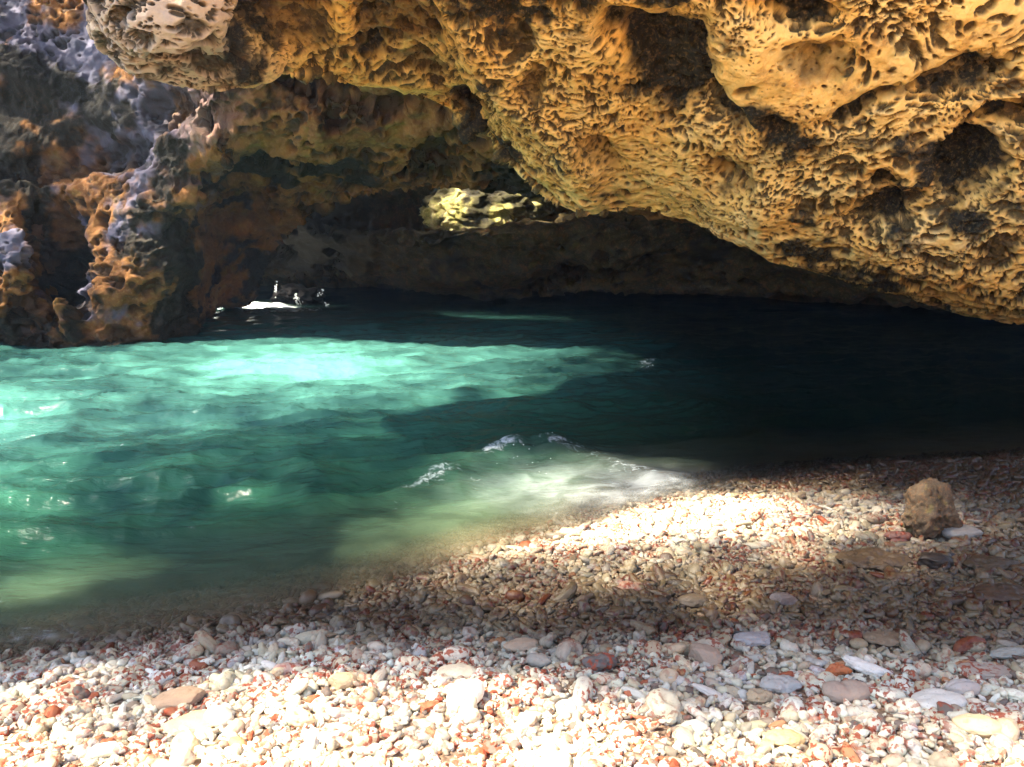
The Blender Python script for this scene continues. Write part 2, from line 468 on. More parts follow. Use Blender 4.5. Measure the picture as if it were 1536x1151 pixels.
dry_lit_px = [(-600, 1130), (-200, 1048), (0, 1012), (300, 980), (600, 985), (900, 1000), (1200, 1022), (1536, 1035), (2200, 1035)]
DRY_LIT = ground_hit(*np.array(dry_lit_px, float).T)[:, :2]
SUN_PATCH = ground_hit([1050.], [790.])[0]
def damp_shade_at(x, y):
    """1 on swash-wet shingle and painted shade"""
    yd = np.interp(x, DRY_LIT[:, 0], DRY_LIT[:, 1])
    q = np.stack([x * 1.6, y * 1.6, x * 0], -1)
    sun_patch = np.exp(-((x - SUN_PATCH[0]) / 1.1) ** 2 - ((y - SUN_PATCH[1]) / 0.42) ** 2)  # sun patch kept paler, its light put into the shingle colour
    return sstep(-0.28, 0.42, y - yd + 0.45 * fbm(q, 4, 411)) * (1 - 0.75 * sun_patch)


gx = np.concatenate([np.linspace(-40, -6, 30, endpoint=False), np.linspace(-6, 7, 420), np.linspace(7.2, 30, 24)])
gy = np.concatenate([np.linspace(-30, 0.2, 50, endpoint=False), np.linspace(0.2, 7, 330), np.linspace(7.2, 45, 50)])
X, Y = np.meshgrid(gx, gy)
Z = beach_z(X, Y)
p = np.stack([X.ravel(), Y.ravel(), Z.ravel()], 1)
rough = 0.012 * fbm(p * 6, 4, 401) + 0.035 * fbm(p * 1.1, 3, 403)
p[:, 2] += rough * sstep(-0.8, 0.3, shore_d(p[:, 0], p[:, 1]))


def bumpy(x, y):
    q = np.stack([np.atleast_1d(x), np.atleast_1d(y), beach_z(np.atleast_1d(x), np.atleast_1d(y))], 1)
    return q[:, 2] + (0.012 * fbm(q * 6, 4, 401) + 0.035 * fbm(q * 1.1, 3, 403)) * sstep(-0.8, 0.3, shore_d(q[:, 0], q[:, 1]))


def wet_shade_nodes(g, damp_shade=None):
    """wetness by height, or the given mix of damp and painted shade"""
    geo = g.n('ShaderNodeNewGeometry').outputs['Position']
    sep = g.n('ShaderNodeSeparateXYZ'); g.l(geo, sep.inputs[0])
    nz = g.noise(1.3, geo, 3)
    if damp_shade is not None: return damp_shade, geo
    h = g.math('ADD', sep.outputs[2], g.math('MULTIPLY', g.math('SUBTRACT', nz, 0.5), -0.12))
    return g.mapr(h, 0.035, 0.10, 1.0, 0.0), geo


m, nt = new_mat('coral_gravel'); g = N(nt)
wet, geo = wet_shade_nodes(g, g.attr('damp_shade'))
vor = g.n('ShaderNodeTexVoronoi'); vor.inputs['Scale'].default_value = 42; g.l(geo, vor.inputs['Vector'])
colr = g.ramp(g.noise(60, geo, 3), [(0.3, (0.10, 0.055, 0.035)), (0.5, (0.24, 0.15, 0.09)), (0.7, (0.42, 0.34, 0.25))])
colr = g.mix(g.math('MULTIPLY', wet, 0.6), colr, (0.085, 0.055, 0.035))
b = g.n('ShaderNodeBsdfPrincipled'); g.l(colr, b.inputs['Base Color']); b.inputs['Roughness'].default_value = 0.8
bp = g.n('ShaderNodeBump'); bp.inputs['Strength'].default_value = 0.9; bp.inputs['Distance'].default_value = 0.02; bp.invert = True
g.l(vor.outputs['Distance'], bp.inputs['Height']); g.l(bp.outputs[0], b.inputs['Normal'])
g.l(b.outputs[0], g.n('ShaderNodeOutputMaterial').inputs[0])
link('beach', make_mesh('beach', p, grid_faces(len(gy), len(gx)), {'damp_shade': damp_shade_at(p[:, 0], p[:, 1])}), m, kind='structure')
print('beach', time.time() - T0)

# ------------------------------------------------------------------ water
wpx = np.concatenate([np.linspace(-1500, -120, 110, endpoint=False), np.linspace(-120, 1650, 900), np.linspace(1660, 2800, 60)])
wpy = np.concatenate([np.linspace(405, 430, 14, endpoint=False), np.linspace(430, 1040, 620), np.linspace(1042, 1500, 60)])
PX, PY = np.meshgrid(wpx, wpy)
d = ray(PX, PY); Wp = CAM + d * (CAM[2] / -d[..., 2])[..., None]
x, y = Wp[..., 0].ravel(), Wp[..., 1].ravel()
sd = shore_d(x, y)
depth = np.maximum(0, -beach_z(x, y))
ca, sa = math.cos(0.30), math.sin(0.30)
al, ac = x * ca + y * sa, -x * sa + y * ca          # along the crests, across them
q = np.stack([al * 1.25, ac * 3.1, al * 0 + 0.5], 1)
q[:, 1] += 0.5 * vnoise(np.stack([al * 0.7, ac * 0.7, al * 0], 1), 3)
far = sstep(14, 7, y)
h = 0.075 * fbm(q * 0.5, 2, 501, ridged=True) + 0.052 * fbm(q * 1.25, 3, 503, ridged=True) * (0.4 + 0.6 * far) + 0.014 * fbm(q * 3.0 + 5, 3, 507, ridged=True) * far
h *= 0.25 + 0.75 * sstep(0.02, 0.5, depth)
hx, hy, _ = ground_hit([795.], [688.])[0]
ux, uy = (x - hx), (y - hy)
crest = np.exp(-((uy - 0.25 * np.abs(ux)) / 0.12) ** 2 - (ux / 0.36) ** 2)
h += 0.07 * crest * (0.75 + 0.35 * fbm(np.stack([x * 7, y * 7, x * 0], 1), 4, 509))
wx, wy, _ = ground_hit([1030.], [768.])[0]
wash = np.exp(-(((x - wx) / 0.55) ** 2 + ((y - wy - 0.15) / 0.42) ** 2))
h += 0.05 * wash
arc = ground_hit(*np.array([(600, 745), (660, 722), (730, 694), (795, 676), (860, 688), (930, 706), (1000, 726), (1060, 738)], float).T)[:, :2]
ad = np.full(len(x), 9.0)
for a0, a1 in zip(arc[:-1], arc[1:]):
    ab = a1 - a0; tt = np.clip(((x - a0[0]) * ab[0] + (y - a0[1]) * ab[1]) / (ab @ ab), 0, 1)
    ad = np.minimum(ad, np.hypot(x - a0[0] - tt * ab[0], y - a0[1] - tt * ab[1]))
nz = fbm(np.stack([x * 2.6, y * 2.6, x * 0], 1), 4, 531)
arcm = np.exp(-((ad + 0.16 * nz) / 0.085) ** 2) * (0.55 + 0.45 * sstep(0.3, -0.25, -nz - 0.1))
h += 0.035 * np.exp(-((ad + 0.06 * nz) / 0.15) ** 2)
mist = np.exp(-((PX.ravel() - 985) / 95) ** 2 - ((PY.ravel() - 748 + 0.12 * (PX.ravel() - 985)) / 24) ** 2) + 0.45 * np.exp(-((PX.ravel() - 880) / 150) ** 2 - ((PY.ravel() - 735) / 34) ** 2)
# foam: crest, wash at the waterline, the far entrance, thin trails
foam = 0.16 * sstep(0.15, 0.9, crest) + 0.06 * wash + 0.43 * arcm
for (fx, fy, sx, sy, a) in [(350, 464, 75, 7, 1.5), (420, 468, 60, 5, 0.9), (700, 735, 60, 16, 0.42), (860, 690, 60, 9, 0.34), (940, 712, 60, 10, 0.30), (740, 690, 40, 7, 0.45), (890, 720, 90, 18, 0.2),
                            (640, 715, 45, 8, 0.45), (600, 765, 50, 12, 0.42), (970, 552, 20, 5, 0.7), (40, 905, 90, 10, 0.42), (160, 690, 80, 9, 0.36), (560, 590, 220, 40, 0.16),
                            (900, 800, 60, 12, 0.3), (700, 850, 90, 10, 0.40), (820, 770, 70, 22, 0.3), (80, 960, 100, 22, 0.40), (310, 800, 60, 8, 0.3), (520, 800, 30, 8, 0.4)]:
    foam = foam + a * np.exp(-((PX.ravel() - fx) / sx) ** 2 - ((PY.ravel() - fy) / sy) ** 2)
foam *= sstep(-0.45, -0.02, -np.abs(sd) + 0.0) * 0.25 + 1.0
pw = np.stack([x, y, h + 0.004], 1)
unshaded = sstep(2.2, -0.9, x - 0.10 * (y - 6) + 0.5 * fbm(pw * 0.8, 3, 521)) * sstep(17, 11, y) * 0.98 + 0.02  # near zero where shade is painted into the water
far_heap = np.exp(-((PX.ravel() - 360) / 60) ** 2 - ((PY.ravel() - 466) / 7) ** 2)
pw[:, 2] += 0.14 * far_heap * (0.6 + 0.6 * fbm(pw * 4, 4, 513))

m, nt = new_mat('sea_water'); g = N(nt)
geo = g.n('ShaderNodeNewGeometry').outputs['Position']
dep = g.attr('depth')
unshaded_fac = g.attr('unshaded')
colw = g.ramp(dep, [(0.02, (0.12, 0.10, 0.06)), (0.10, (0.050, 0.075, 0.045)), (0.28, (0.014, 0.055, 0.034)), (0.60, (0.024, 0.092, 0.066)), (1.0, (0.036, 0.114, 0.100))])
colw = g.mix(unshaded_fac, g.mix(1.0, colw, (0.04, 0.045, 0.045), 'MULTIPLY'), colw)  # right-hand water darkened in colour to stand in for shade
alpha = g.ramp(dep, [(0.0, 0.05), (0.012, 0.32), (0.05, 0.66), (0.14, 0.90), (0.26, 1.0)])
fn = g.noise(16, geo, 7, 0.75, 0.8)
fn2 = g.noise(3.5, geo, 3, 0.6)
fm = g.math('ADD', g.attr('foam'), g.math('MULTIPLY', g.math('ADD', g.math('SUBTRACT', fn, 0.5), g.math('MULTIPLY', g.math('SUBTRACT', fn2, 0.5), 0.5)), 2.2))
fm = g.mapr(fm, 0.56, 1.25, 0.0, 0.95)
fm = g.math('MULTIPLY', fm, g.mapr(g.attr('foam'), 0.08, 0.35))
mst = g.math('MULTIPLY', g.attr('mist'), g.mapr(g.noise(5, geo, 4, 0.6, 0.5), 0.3, 0.75, 0.10, 0.55), clamp=True)
fm = g.math('MAXIMUM', fm, mst)
col2 = g.mix(fm, colw, (0.66, 0.73, 0.78))
b = g.n('ShaderNodeBsdfPrincipled'); g.l(col2, b.inputs['Base Color'])
g.l(g.math('ADD', 0.12, g.math('MULTIPLY', fm, 0.6)), b.inputs['Roughness'])
b.inputs['IOR'].default_value = 1.33
b.inputs['Specular IOR Level'].default_value = 0.16
g.l(g.math('MAXIMUM', alpha, fm), b.inputs['Alpha'])
bp = g.n('ShaderNodeBump'); bp.inputs['Strength'].default_value = 0.6; bp.inputs['Distance'].default_value = 0.045
mp = g.n('ShaderNodeMapping'); mp.inputs['Rotation'].default_value = (0, 0, -0.30); mp.inputs['Scale'].default_value = (2.2, 6.5, 1)
g.l(geo, mp.inputs[0]); g.l(g.noise(1.6, mp.outputs[0], 6, 0.6, 0.5), bp.inputs['Height']); g.l(bp.outputs[0], b.inputs['Normal'])
g.l(b.outputs[0], g.n('ShaderNodeOutputMaterial').inputs[0])
link('water', make_mesh('water', pw, grid_faces(len(wpy), len(wpx), flip=True), {'depth': np.clip(depth, 0, 1), 'foam': foam, 'unshaded': unshaded, 'mist': mist}), m, kind='structure')
print('water', time.time() - T0)


# ------------------------------------------------------------------ stones and pebbles
def ico(sub):
    import bmesh
    bm = bmesh.new(); bmesh.ops.create_icosphere(bm, subdivisions=sub, radius=1.0)
    bm.verts.ensure_lookup_table()
    v = np.array([a.co[:] for a in bm.verts]); f = np.array([[w.index for w in a.verts] for a in bm.faces])
    bm.free(); return v / np.linalg.norm(v, axis=1, keepdims=True), f


ICO = {s: ico(s) for s in (2, 3, 4, 5, 6)}


def lobes(u, balls):
    """star-shaped union of balls: distance from the centre along each direction"""
    r = np.full(len(u), 0.12)
    for c, rad in balls:
        b = u @ c; disc = b * b - (c @ c - rad * rad)
        r = np.maximum(r, np.where(disc > 0, b + np.sqrt(np.maximum(disc, 0)), 0))
    return r


def pebble_shape(kind, sub, seed):
    """unit-length stone, long axis x, lying flat"""
    r = np.random.default_rng(seed)
    u, f = ICO[sub]
    if kind == 'finger':
        e = np.sign(u) * np.abs(u) ** np.array([0.8, 1, 1])
        v = e * np.array([0.5, r.uniform(0.15, 0.21), r.uniform(0.14, 0.19)])
        v[:, 1] += r.uniform(-0.5, 0.5) * (v[:, 0] ** 2) * 1.2
        v[:, 1:] *= (1 + r.uniform(-0.5, 0.5) * v[:, 0:1])
        v += u * (0.045 * fbm(u * 2.4 + seed, 3, seed))[:, None]
    elif kind == 'oval':
        v = u * np.array([0.5, r.uniform(0.3, 0.42), r.uniform(0.2, 0.3)])
        v += u * (0.06 * fbm(u * 1.5 + seed, 3, seed))[:, None]
    elif kind == 'knob':
        balls = [(np.array([0, 0, 0.0]), 0.26)]
        for _ in range(r.integers(2, 5)):
            c = r.normal(size=3) * np.array([1.0, 0.7, 0.4]); c = c / np.linalg.norm(c) * r.uniform(0.22, 0.34)
            balls.append((c, r.uniform(0.13, 0.2)))
        v = u * lobes(u, balls)[:, None]
        v += u * (0.03 * fbm(u * 3 + seed, 3, seed))[:, None]
    elif kind == 'chip':
        e = np.sign(u) * np.abs(u) ** np.array([0.75, 0.8, 0.9])
        v = e * np.array([0.5, r.uniform(0.3, 0.4), r.uniform(0.13, 0.2)])
        for _ in range(5):
            nn = r.normal(size=3); nn /= np.linalg.norm(nn); dd = v @ nn; cut = r.uniform(0.6, 0.85) * dd.max()
            v -= nn * np.maximum(dd - cut, 0)[:, None]
        v += u * (0.03 * fbm(u * 3 + seed, 3, seed))[:, None]
    else:                                            # cup: round piece with a hollow end
        v = u * np.array([0.5, 0.45, 0.36])
        v[:, 2] -= 0.22 * np.exp(-((v[:, 0] / 0.2) ** 2 + (v[:, 1] / 0.18) ** 2)) * (u[:, 2] > 0)
        v += u * (0.05 * fbm(u * 2.2 + seed, 3, seed))[:, None]
    return v, f


def stone_mat(name, from_object, stain=True):
    m, nt = new_mat(name); g = N(nt)
    if from_object:
        oi = g.n('ShaderNodeObjectInfo'); wet, geo = wet_shade_nodes(g, g.math('SUBTRACT', 1.0, oi.outputs['Alpha'])); base = oi.outputs['Color']
    else: wet, geo = wet_shade_nodes(g, g.attr('damp_shade')); base = g.attr('tint', 'Color')
    n1 = g.noise(35, geo, 4, 0.65)
    base = g.mix(g.mapr(n1, 0.35, 0.7, 0.0, 0.45), base, g.mix(0.6, base, (0.34, 0.24, 0.16)))
    vs = g.n('ShaderNodeTexVoronoi'); vs.inputs['Scale'].default_value = 90; g.l(geo, vs.inputs['Vector'])
    base = g.mix(g.mapr(vs.outputs['Distance'], 0.10, 0.22, 0.35, 0.0), base, (0.20, 0.13, 0.09))   # pores
    if stain:
        s1 = g.noise(5.5, geo, 3, 0.6); s2 = g.noise(62, geo, 3, 0.5)
        st = g.math('MULTIPLY', g.mapr(s1, 0.43, 0.55), g.mapr(s2, 0.515, 0.56))
        base = g.mix(g.math('MULTIPLY', st, 0.92), base, (0.30, 0.055, 0.02))     # brick-red crust
    base = g.mix(wet, base, g.mix(1.0, base, (0.135, 0.105, 0.078), 'MULTIPLY'))  # one darkening for real wetness and for painted shade
    b = g.n('ShaderNodeBsdfPrincipled'); g.l(base, b.inputs['Base Color'])
    g.l(g.math('SUBTRACT', 0.75, g.math('MULTIPLY', wet, 0.35)), b.inputs['Roughness'])
    b.inputs['Specular IOR Level'].default_value = 0.3
    bp = g.n('ShaderNodeBump'); bp.inputs['Strength'].default_value = 0.4; bp.inputs['Distance'].default_value = 0.006
    g.l(g.noise(130, geo, 4, 0.7), bp.inputs['Height']); g.l(bp.outputs[0], b.inputs['Normal'])
    g.l(b.outputs[0], g.n('ShaderNodeOutputMaterial').inputs[0])
    return m


M_PEB = stone_mat('coral_rubble', False)
M_PEB_O = stone_mat('coral_pebble', True)
M_STONE = stone_mat('beach_stone', True, stain=False)
KINDS = ['finger'] * 7 + ['knob'] * 8 + ['oval'] * 2 + ['chip'] * 4 + ['cup'] * 2
SHAPES = [(k, i) for i, k in enumerate(KINDS)]


def rotmat(yaw, tilt, roll):
    cy, sy, ct, st, cr, sr = np.cos(yaw), np.sin(yaw), np.cos(tilt), np.sin(tilt), np.cos(roll), np.sin(roll)
    z = np.zeros_like(cy); o = np.ones_like(cy)
    def M(r): return np.stack([np.stack(a, -1) for a in r], -2)
    Rz = M([[cy, -sy, z], [sy, cy, z], [z, z, o]]); Ry = M([[ct, z, st], [z, o, z], [-st, z, ct]]); Rx = M([[o, z, z], [z, cr, -sr], [z, sr, cr]])
    return Rz @ Ry @ Rx


# the larger stones, each named by its looks: px, py (centre), width px, height px, turn, kind, colour, label, category, pits
STONES = [
    (1403, 772, 92, 104, 10, 'boulder', (0.17, 0.115, 0.065), 'rough brown pitted boulder standing upright on the pebbles under the dark overhang', 1),
    (1446, 801, 62, 28, 4, 'oval', (0.42, 0.40, 0.36), 'smooth pale grey stone curved over dark pebbles beside the brown pitted boulder', 0),
    (1404, 847, 52, 30, -8, 'chip', (0.012, 0.011, 0.013), 'flat black stone below the brown pitted boulder', 0),
    (1318, 847, 118, 24, 2, 'oval', (0.13, 0.085, 0.045), 'broad flat brown slab sunk in the pebbles beside the black stone', 1),
    (1492, 856, 84, 22, 3, 'oval', (0.10, 0.07, 0.038), 'flat olive brown slab half buried in shade near the black stone', 1),
    (1515, 897, 96, 32, 4, 'oval', (0.09, 0.052, 0.03), 'dark brown flat rock cut by the frame below the olive brown slab', 1),
    (1351, 806, 40, 30, 0, 'knob', (0.20, 0.085, 0.07), 'dark red coral lump at the foot of the brown pitted boulder', 1),
    (698, 1046, 72, 62, 55, 'oval', (0.84, 0.80, 0.72), 'large white oval stone with small bored holes, brightest on the beach', 2),
    (686, 1012, 62, 28, 0, 'oval', (0.70, 0.60, 0.42), 'flat cream stone lying under the large white bored stone', 0),
    (684, 983, 46, 36, 10, 'oval', (0.62, 0.56, 0.44), 'rounded cream stone with a red crust, just above the flat cream stone', 3),
    (782, 962, 54, 24, 14, 'oval', (0.58, 0.42, 0.28), 'tan oblong stone among brown pebbles up the beach from the large white bored stone', 0),
    (808, 990, 40, 28, -20, 'oval', (0.36, 0.33, 0.27), 'grey egg-shaped stone just below the tan oblong stone', 0),
    (1058, 979, 50, 38, -35, 'chip', (0.36, 0.27, 0.20), 'angular tan brown stone standing on edge in the middle of the beach', 0),
    (1134, 957, 58, 26, 6, 'chip', (0.44, 0.43, 0.43), 'flat bone-grey coral fragment with a hollow edge and shadow beneath', 1),
    (1332, 957, 66, 28, -4, 'oval', (0.26, 0.19, 0.12), 'dark brown oval stone lying in shade above the kidney-shaped stone', 1),
    (1174, 1018, 66, 32, 4, 'oval', (0.40, 0.38, 0.34), 'grey oblong stone with a brown face next to the round brown stone', 1),
    (1141, 1037, 40, 34, 0, 'cup', (0.40, 0.30, 0.18), 'round brown stone with dark spots next to the grey oblong stone', 1),
    (1273, 1031, 74, 44, 6, 'kidney', (0.36, 0.27, 0.20), 'kidney-shaped brown stone with a notch in its top', 0),
    (1302, 999, 64, 24, -32, 'finger', (0.72, 0.68, 0.60), 'slim white coral finger leaning above the kidney-shaped stone', 0),
    (1416, 1046, 84, 38, 4, 'oval', (0.66, 0.62, 0.52), 'large smooth cream egg-shaped stone lying on white rubble', 0),
    (1448, 1029, 50, 32, -6, 'oval', (0.40, 0.36, 0.32), 'grey stone tucked behind the large cream egg-shaped stone', 0),
    (1476, 1086, 76, 44, -20, 'oval', (0.68, 0.52, 0.30), 'yellowish stone with a dark bored hole below the cream egg-shaped stone', 2),
    (1516, 1082, 50, 56, 60, 'oval', (0.60, 0.46, 0.30), 'tan bored stone at the picture edge beside the yellowish holed stone', 2),
    (1180, 1103, 60, 34, -6, 'oval', (0.72, 0.50, 0.22), 'golden tan oval stone with honeycomb pits on white rubble', 1),
    (1066, 1036, 52, 18, -38, 'finger', (0.62, 0.56, 0.48), 'slim pale stick of coral leaning beside the round brown stone', 0),
    (264, 1046, 76, 38, 12, 'chip', (0.40, 0.27, 0.17), 'broad brown stone with a white pebble on top by the wet shingle', 0),
    (283, 1083, 82, 28, 10, 'chip', (0.70, 0.52, 0.26), 'yellow flat stone below the broad brown stone', 0),
    (256, 1108, 20, 12, 0, 'oval', (0.10, 0.10, 0.08), 'small dark grey pebble on the white rubble under the yellow flat stone', 0),
    (512, 1028, 44, 28, 8, 'chip', (0.52, 0.38, 0.22), 'tan stone in pale shingle between the yellow flat stone and the large white bored stone', 0),
    (424, 998, 48, 26, 10, 'knob', (0.46, 0.30, 0.24), 'pinkish knobbly coral lump with red crust on the wet shingle', 3),
    (906, 997, 56, 34, 12, 'knob', (0.10, 0.10, 0.10), 'charred-looking dark grey coral lump with pale pebbles round it', 1),
    (1256, 1000, 40, 26, 0, 'knob', (0.42, 0.12, 0.035), 'shiny orange-red coral lump beside the slim white coral finger', 1),
    (1482, 1005, 74, 22, 8, 'chip', (0.40, 0.33, 0.26), 'flat grey coral slab with a red patch on its end', 3),
    (1514, 979, 60, 24, 3, 'finger', (0.40, 0.41, 0.36), 'greenish grey cylindrical coral stub at the picture edge', 0),
    (1040, 906, 44, 26, 0, 'oval', (0.22, 0.17, 0.11), 'dull brown rounded stone at the edge of the sunlit pebbles', 0),
    (1176, 903, 40, 24, 0, 'chip', (0.30, 0.25, 0.24), 'grey flat stone among shaded coral rubble', 0),
    (1048, 806, 22, 9, 0, 'chip', (0.06, 0.07, 0.08), 'thin dark chip lying alone on the sunlit pebbles', 0),
    (942, 881, 46, 24, 0, 'knob', (0.52, 0.34, 0.25), 'cluster-shaped coral lump with maroon gaps on the golden shingle', 3),
    (448, 1078, 50, 34, -20, 'cup', (0.66, 0.52, 0.30), 'cream coral cup with a dark hollow on the white rubble', 1),
    (640, 1069, 34, 18, 20, 'chip', (0.46, 0.12, 0.05), 'small brick-red coral chip beside the large white bored stone', 1),
]


M_BOULDER = rock_material('boulder_limestone', [(0.3, (0.03, 0.021, 0.014)), (0.5, (0.075, 0.052, 0.033)), (0.7, (0.14, 0.10, 0.065))], scale=7.0, crust=0.1)


def stone_mesh(kind, w, dpt, hgt, seed, pits):
    sub = 6 if w > 0.25 else 5
    u, f = ICO[sub]
    if kind == 'boulder':
        v = u * np.array([0.5, 0.46, 0.52]) * (1 + 0.17 * fbm(u * 1.9 + 8, 5, seed + 4) + 0.10 * fbm(u * 5 + 2, 4, seed + 8, ridged=True))[:, None]
        v[:, 0] *= 1 + 0.7 * np.clip(-v[:, 2], -0.5, 0.5)
    elif kind == 'kidney':
        v = u * np.array([0.5, 0.36, 0.4])
        v[:, 2] += 0.55 * (v[:, 0] ** 2) - 0.10 - 0.10 * np.exp(-((v[:, 0] + 0.03) / 0.10) ** 2) * (u[:, 2] > 0) * u[:, 2]
        v += u * (0.03 * fbm(u * 2 + seed, 3, seed))[:, None]
    else:
        v, f = pebble_shape(kind, sub, seed)
    v = v / (v.max(0) - v.min(0)) * np.array([w, dpt, hgt])
    n = u
    if pits == 1 and kind != 'boulder':
        f1, _, rid = worley(v / (0.16 * w) + seed, seed)
        v = v - n * (w * 0.05 * sstep(0.45, 0.15, f1) * (rid > 0.35))[:, None]
        v = v + n * (w * 0.035 * fbm(v / w * 6 + seed, 4, seed))[:, None]
    elif pits == 2:
        f1, _, rid = worley(v / (0.42 * w) + seed * 3.1, seed)
        v = v - n * (w * 0.10 * sstep(0.16, 0.06, f1))[:, None]
    v = v + n * (w * 0.012 * fbm(v / w * 9 + seed, 3, seed + 5))[:, None]
    if w > 0.25 and kind == 'oval': v = v + n * (w * 0.06 * fbm(v / w * 3.2 + seed, 4, seed + 6))[:, None]
    if kind == 'boulder':
        f1, _, rid = worley(v / 0.06 + seed, seed + 1)
        v = v - n * (0.02 * sstep(0.5, 0.15, f1) * (rid > 0.3))[:, None] + n * (0.05 * fbm(v * 12, 5, 77))[:, None]
    return v, f


stone_spots = []
for i, (sx, sy, sw, sh, turn, kind, colr, label, pits) in enumerate(STONES):
    foot = ground_hit([float(sx)], [float(sy + sh * 0.36)])[0]
    zc = (foot - CAM) @ FWD
    w = sw * zc / F_PX
    ang = math.atan2(CAM[2] - foot[2], foot[1])
    if kind == 'boulder': hgt, dpt = sh * zc / F_PX * 1.0, w * 0.9
    else:
        dpt = w * (0.35 if kind == 'finger' else 0.62)
        hgt = max(0.3 * dpt, (sh * zc / F_PX - dpt * math.sin(ang) * 0.8) / max(0.3, math.cos(ang)) * 1.15)
        hgt = min(hgt, 0.9 * dpt)
        if abs(turn) > 25: w *= 1.12
    v, f = stone_mesh(kind, w, dpt, hgt, 900 + i, pits)
    me = make_mesh('beach_stone', v, f)
    o = link('pitted_boulder' if kind == 'boulder' else ('coral_lump' if kind in ('knob', 'finger', 'cup') else 'beach_stone'), me, M_BOULDER if kind == 'boulder' else M_PEB_O if pits == 3 or kind == 'knob' else M_STONE, label,
             'boulder' if kind == 'boulder' else ('coral' if kind in ('knob', 'finger', 'cup') else 'stone'))
    o.color = (*colr, 1 - 0.7 * damp_shade_at(foot[:1], foot[1:2])[0])
    gz = bumpy(foot[0], foot[1] + (0.0 if kind == 'boulder' else dpt * 0.25))[0]
    o.location = (foot[0], foot[1] + dpt * 0.25, gz + hgt * (0.32 if kind == 'boulder' else 0.26 if w > 0.25 else 0.40))
    o.rotation_euler = (0, math.radians(-turn * 0.25 if kind == 'finger' else 0), math.radians(turn))
    stone_spots.append((o.location[0], o.location[1], w * 0.5, dpt * 0.5))
print('stones', time.time() - T0)

# the rubble itself
NP = 66000
cand = np.stack([rng.uniform(-4.0, 6.2, NP * 3), rng.uniform(0.9, 6.6, NP * 3)], 1)
sd = shore_d(cand[:, 0], cand[:, 1])
bz = bumpy(cand[:, 0], cand[:, 1])
ppx, ppy, pz = proj(np.stack([cand[:, 0], cand[:, 1], bz], 1))
ok = (sd > -0.85) & (ppx > -600) & (ppx < 2250) & (ppy < 1420)
ok &= (rng.uniform(size=len(ok)) < np.where(sd < -0.4, 0.6, 1.0)) & (rng.uniform(size=len(ok)) < np.where(pz > 4.3, 0.5, 1.0))
cand, bz, ppx, ppy, pz, sd = [a[ok][:NP] for a in (cand, bz, ppx, ppy, pz, sd)]
NP = len(cand)
size = np.clip(rng.lognormal(math.log(0.030), 0.40, NP), 0.014, 0.105)
for (sx, sy, a, b2) in stone_spots:
    inside = ((cand[:, 0] - sx) / (a * 0.9)) ** 2 + ((cand[:, 1] - sy) / (b2 * 0.9 + 0.005)) ** 2 < 1
    size = np.where(inside, np.minimum(size, 0.02), size)
shape_i = rng.integers(0, len(SHAPES), NP)
big_finger = np.array([SHAPES[k][0] == 'finger' for k in shape_i])
size = np.where(big_finger, size * 1.25, size)
layer = rng.uniform(0.05, 0.55, NP)
R = rotmat(rng.uniform(0, 6.28, NP), rng.normal(0, 0.35, NP), rng.normal(0, 0.5, NP))
loc = np.stack([cand[:, 0], cand[:, 1], bz + size * (0.02 + 0.34 * layer)], 1)
pal = np.array([(0.72, 0.69, 0.60), (0.64, 0.59, 0.48), (0.76, 0.75, 0.70), (0.54, 0.47, 0.35), (0.60, 0.59, 0.58), (0.64, 0.52, 0.38), (0.34, 0.28, 0.23), (0.40, 0.11, 0.05), (0.50, 0.24, 0.12), (0.16, 0.13, 0.12)])
names = ['white', 'cream', 'chalk white', 'tan', 'pale grey', 'sandy', 'brown', 'brick red', 'orange brown', 'dark grey']
wts = np.array([0.24, 0.22, 0.14, 0.10, 0.10, 0.07, 0.06, 0.012, 0.01, 0.04])
red_zone = fbm(np.stack([cand[:, 0] * 2.2, cand[:, 1] * 2.2, cand[:, 0] * 0], 1), 3, 801)
ci = rng.choice(len(pal), NP, p=wts / wts.sum())
ci = np.where((red_zone > 0.22) & (rng.uniform(size=NP) < 0.03), rng.choice([7, 8], NP), ci)
tint = pal[ci] * rng.uniform(0.85, 1.1, (NP, 1)) * rng.uniform(0.96, 1.04, (NP, 3))
painted_shade = sstep(1.5, 2.9, cand[:, 0] + 0.9 * (cand[:, 1] - 3.6) + 0.7 * fbm(np.stack([cand[:, 0], cand[:, 1], cand[:, 0] * 0], 1) * 1.2, 3, 811))  # shade under the overhang put into the pebble tint
tint = tint * (1 + painted_shade[:, None] * (np.array([0.30, 0.25, 0.17]) - 1))
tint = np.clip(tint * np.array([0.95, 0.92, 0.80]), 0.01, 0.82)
damp_shade = damp_shade_at(cand[:, 0], cand[:, 1])
seen = (ppx > -10) & (ppx < 1546) & (ppy < 1165) & (sd > 0.03)
score = np.where(seen, size / pz * np.where(layer > 0.12, 1.0, 0.5), 0)
order = np.argsort(-score)
indiv = order[:260]
is_ind = np.zeros(NP, bool); is_ind[indiv] = True
KW = {'finger': 'finger of coral rubble', 'knob': 'knobbly branch of coral rubble', 'oval': 'oval coral pebble', 'chip': 'flat chip of coral rubble', 'cup': 'cup-shaped piece of coral rubble'}
hi = {}
for i in indiv:
    k, s = SHAPES[shape_i[i]]
    if s not in hi: hi[s] = make_mesh('coral_pebble', *pebble_shape(k, 4, s))
    o = link('coral_pebble', hi[s], M_PEB_O, 'small %s %s lying loose on the beach' % (names[ci[i]], KW[k]), 'pebble', '%s %s pieces on the beach' % (names[ci[i]], KW[k].split(' of ')[0]))
    import mathutils
    mw = np.eye(4); mw[:3, :3] = R[i] * size[i]; mw[:3, 3] = loc[i]
    o.matrix_world = mathutils.Matrix(mw.tolist())
    o.color = (*tint[i], 1 - damp_shade[i])
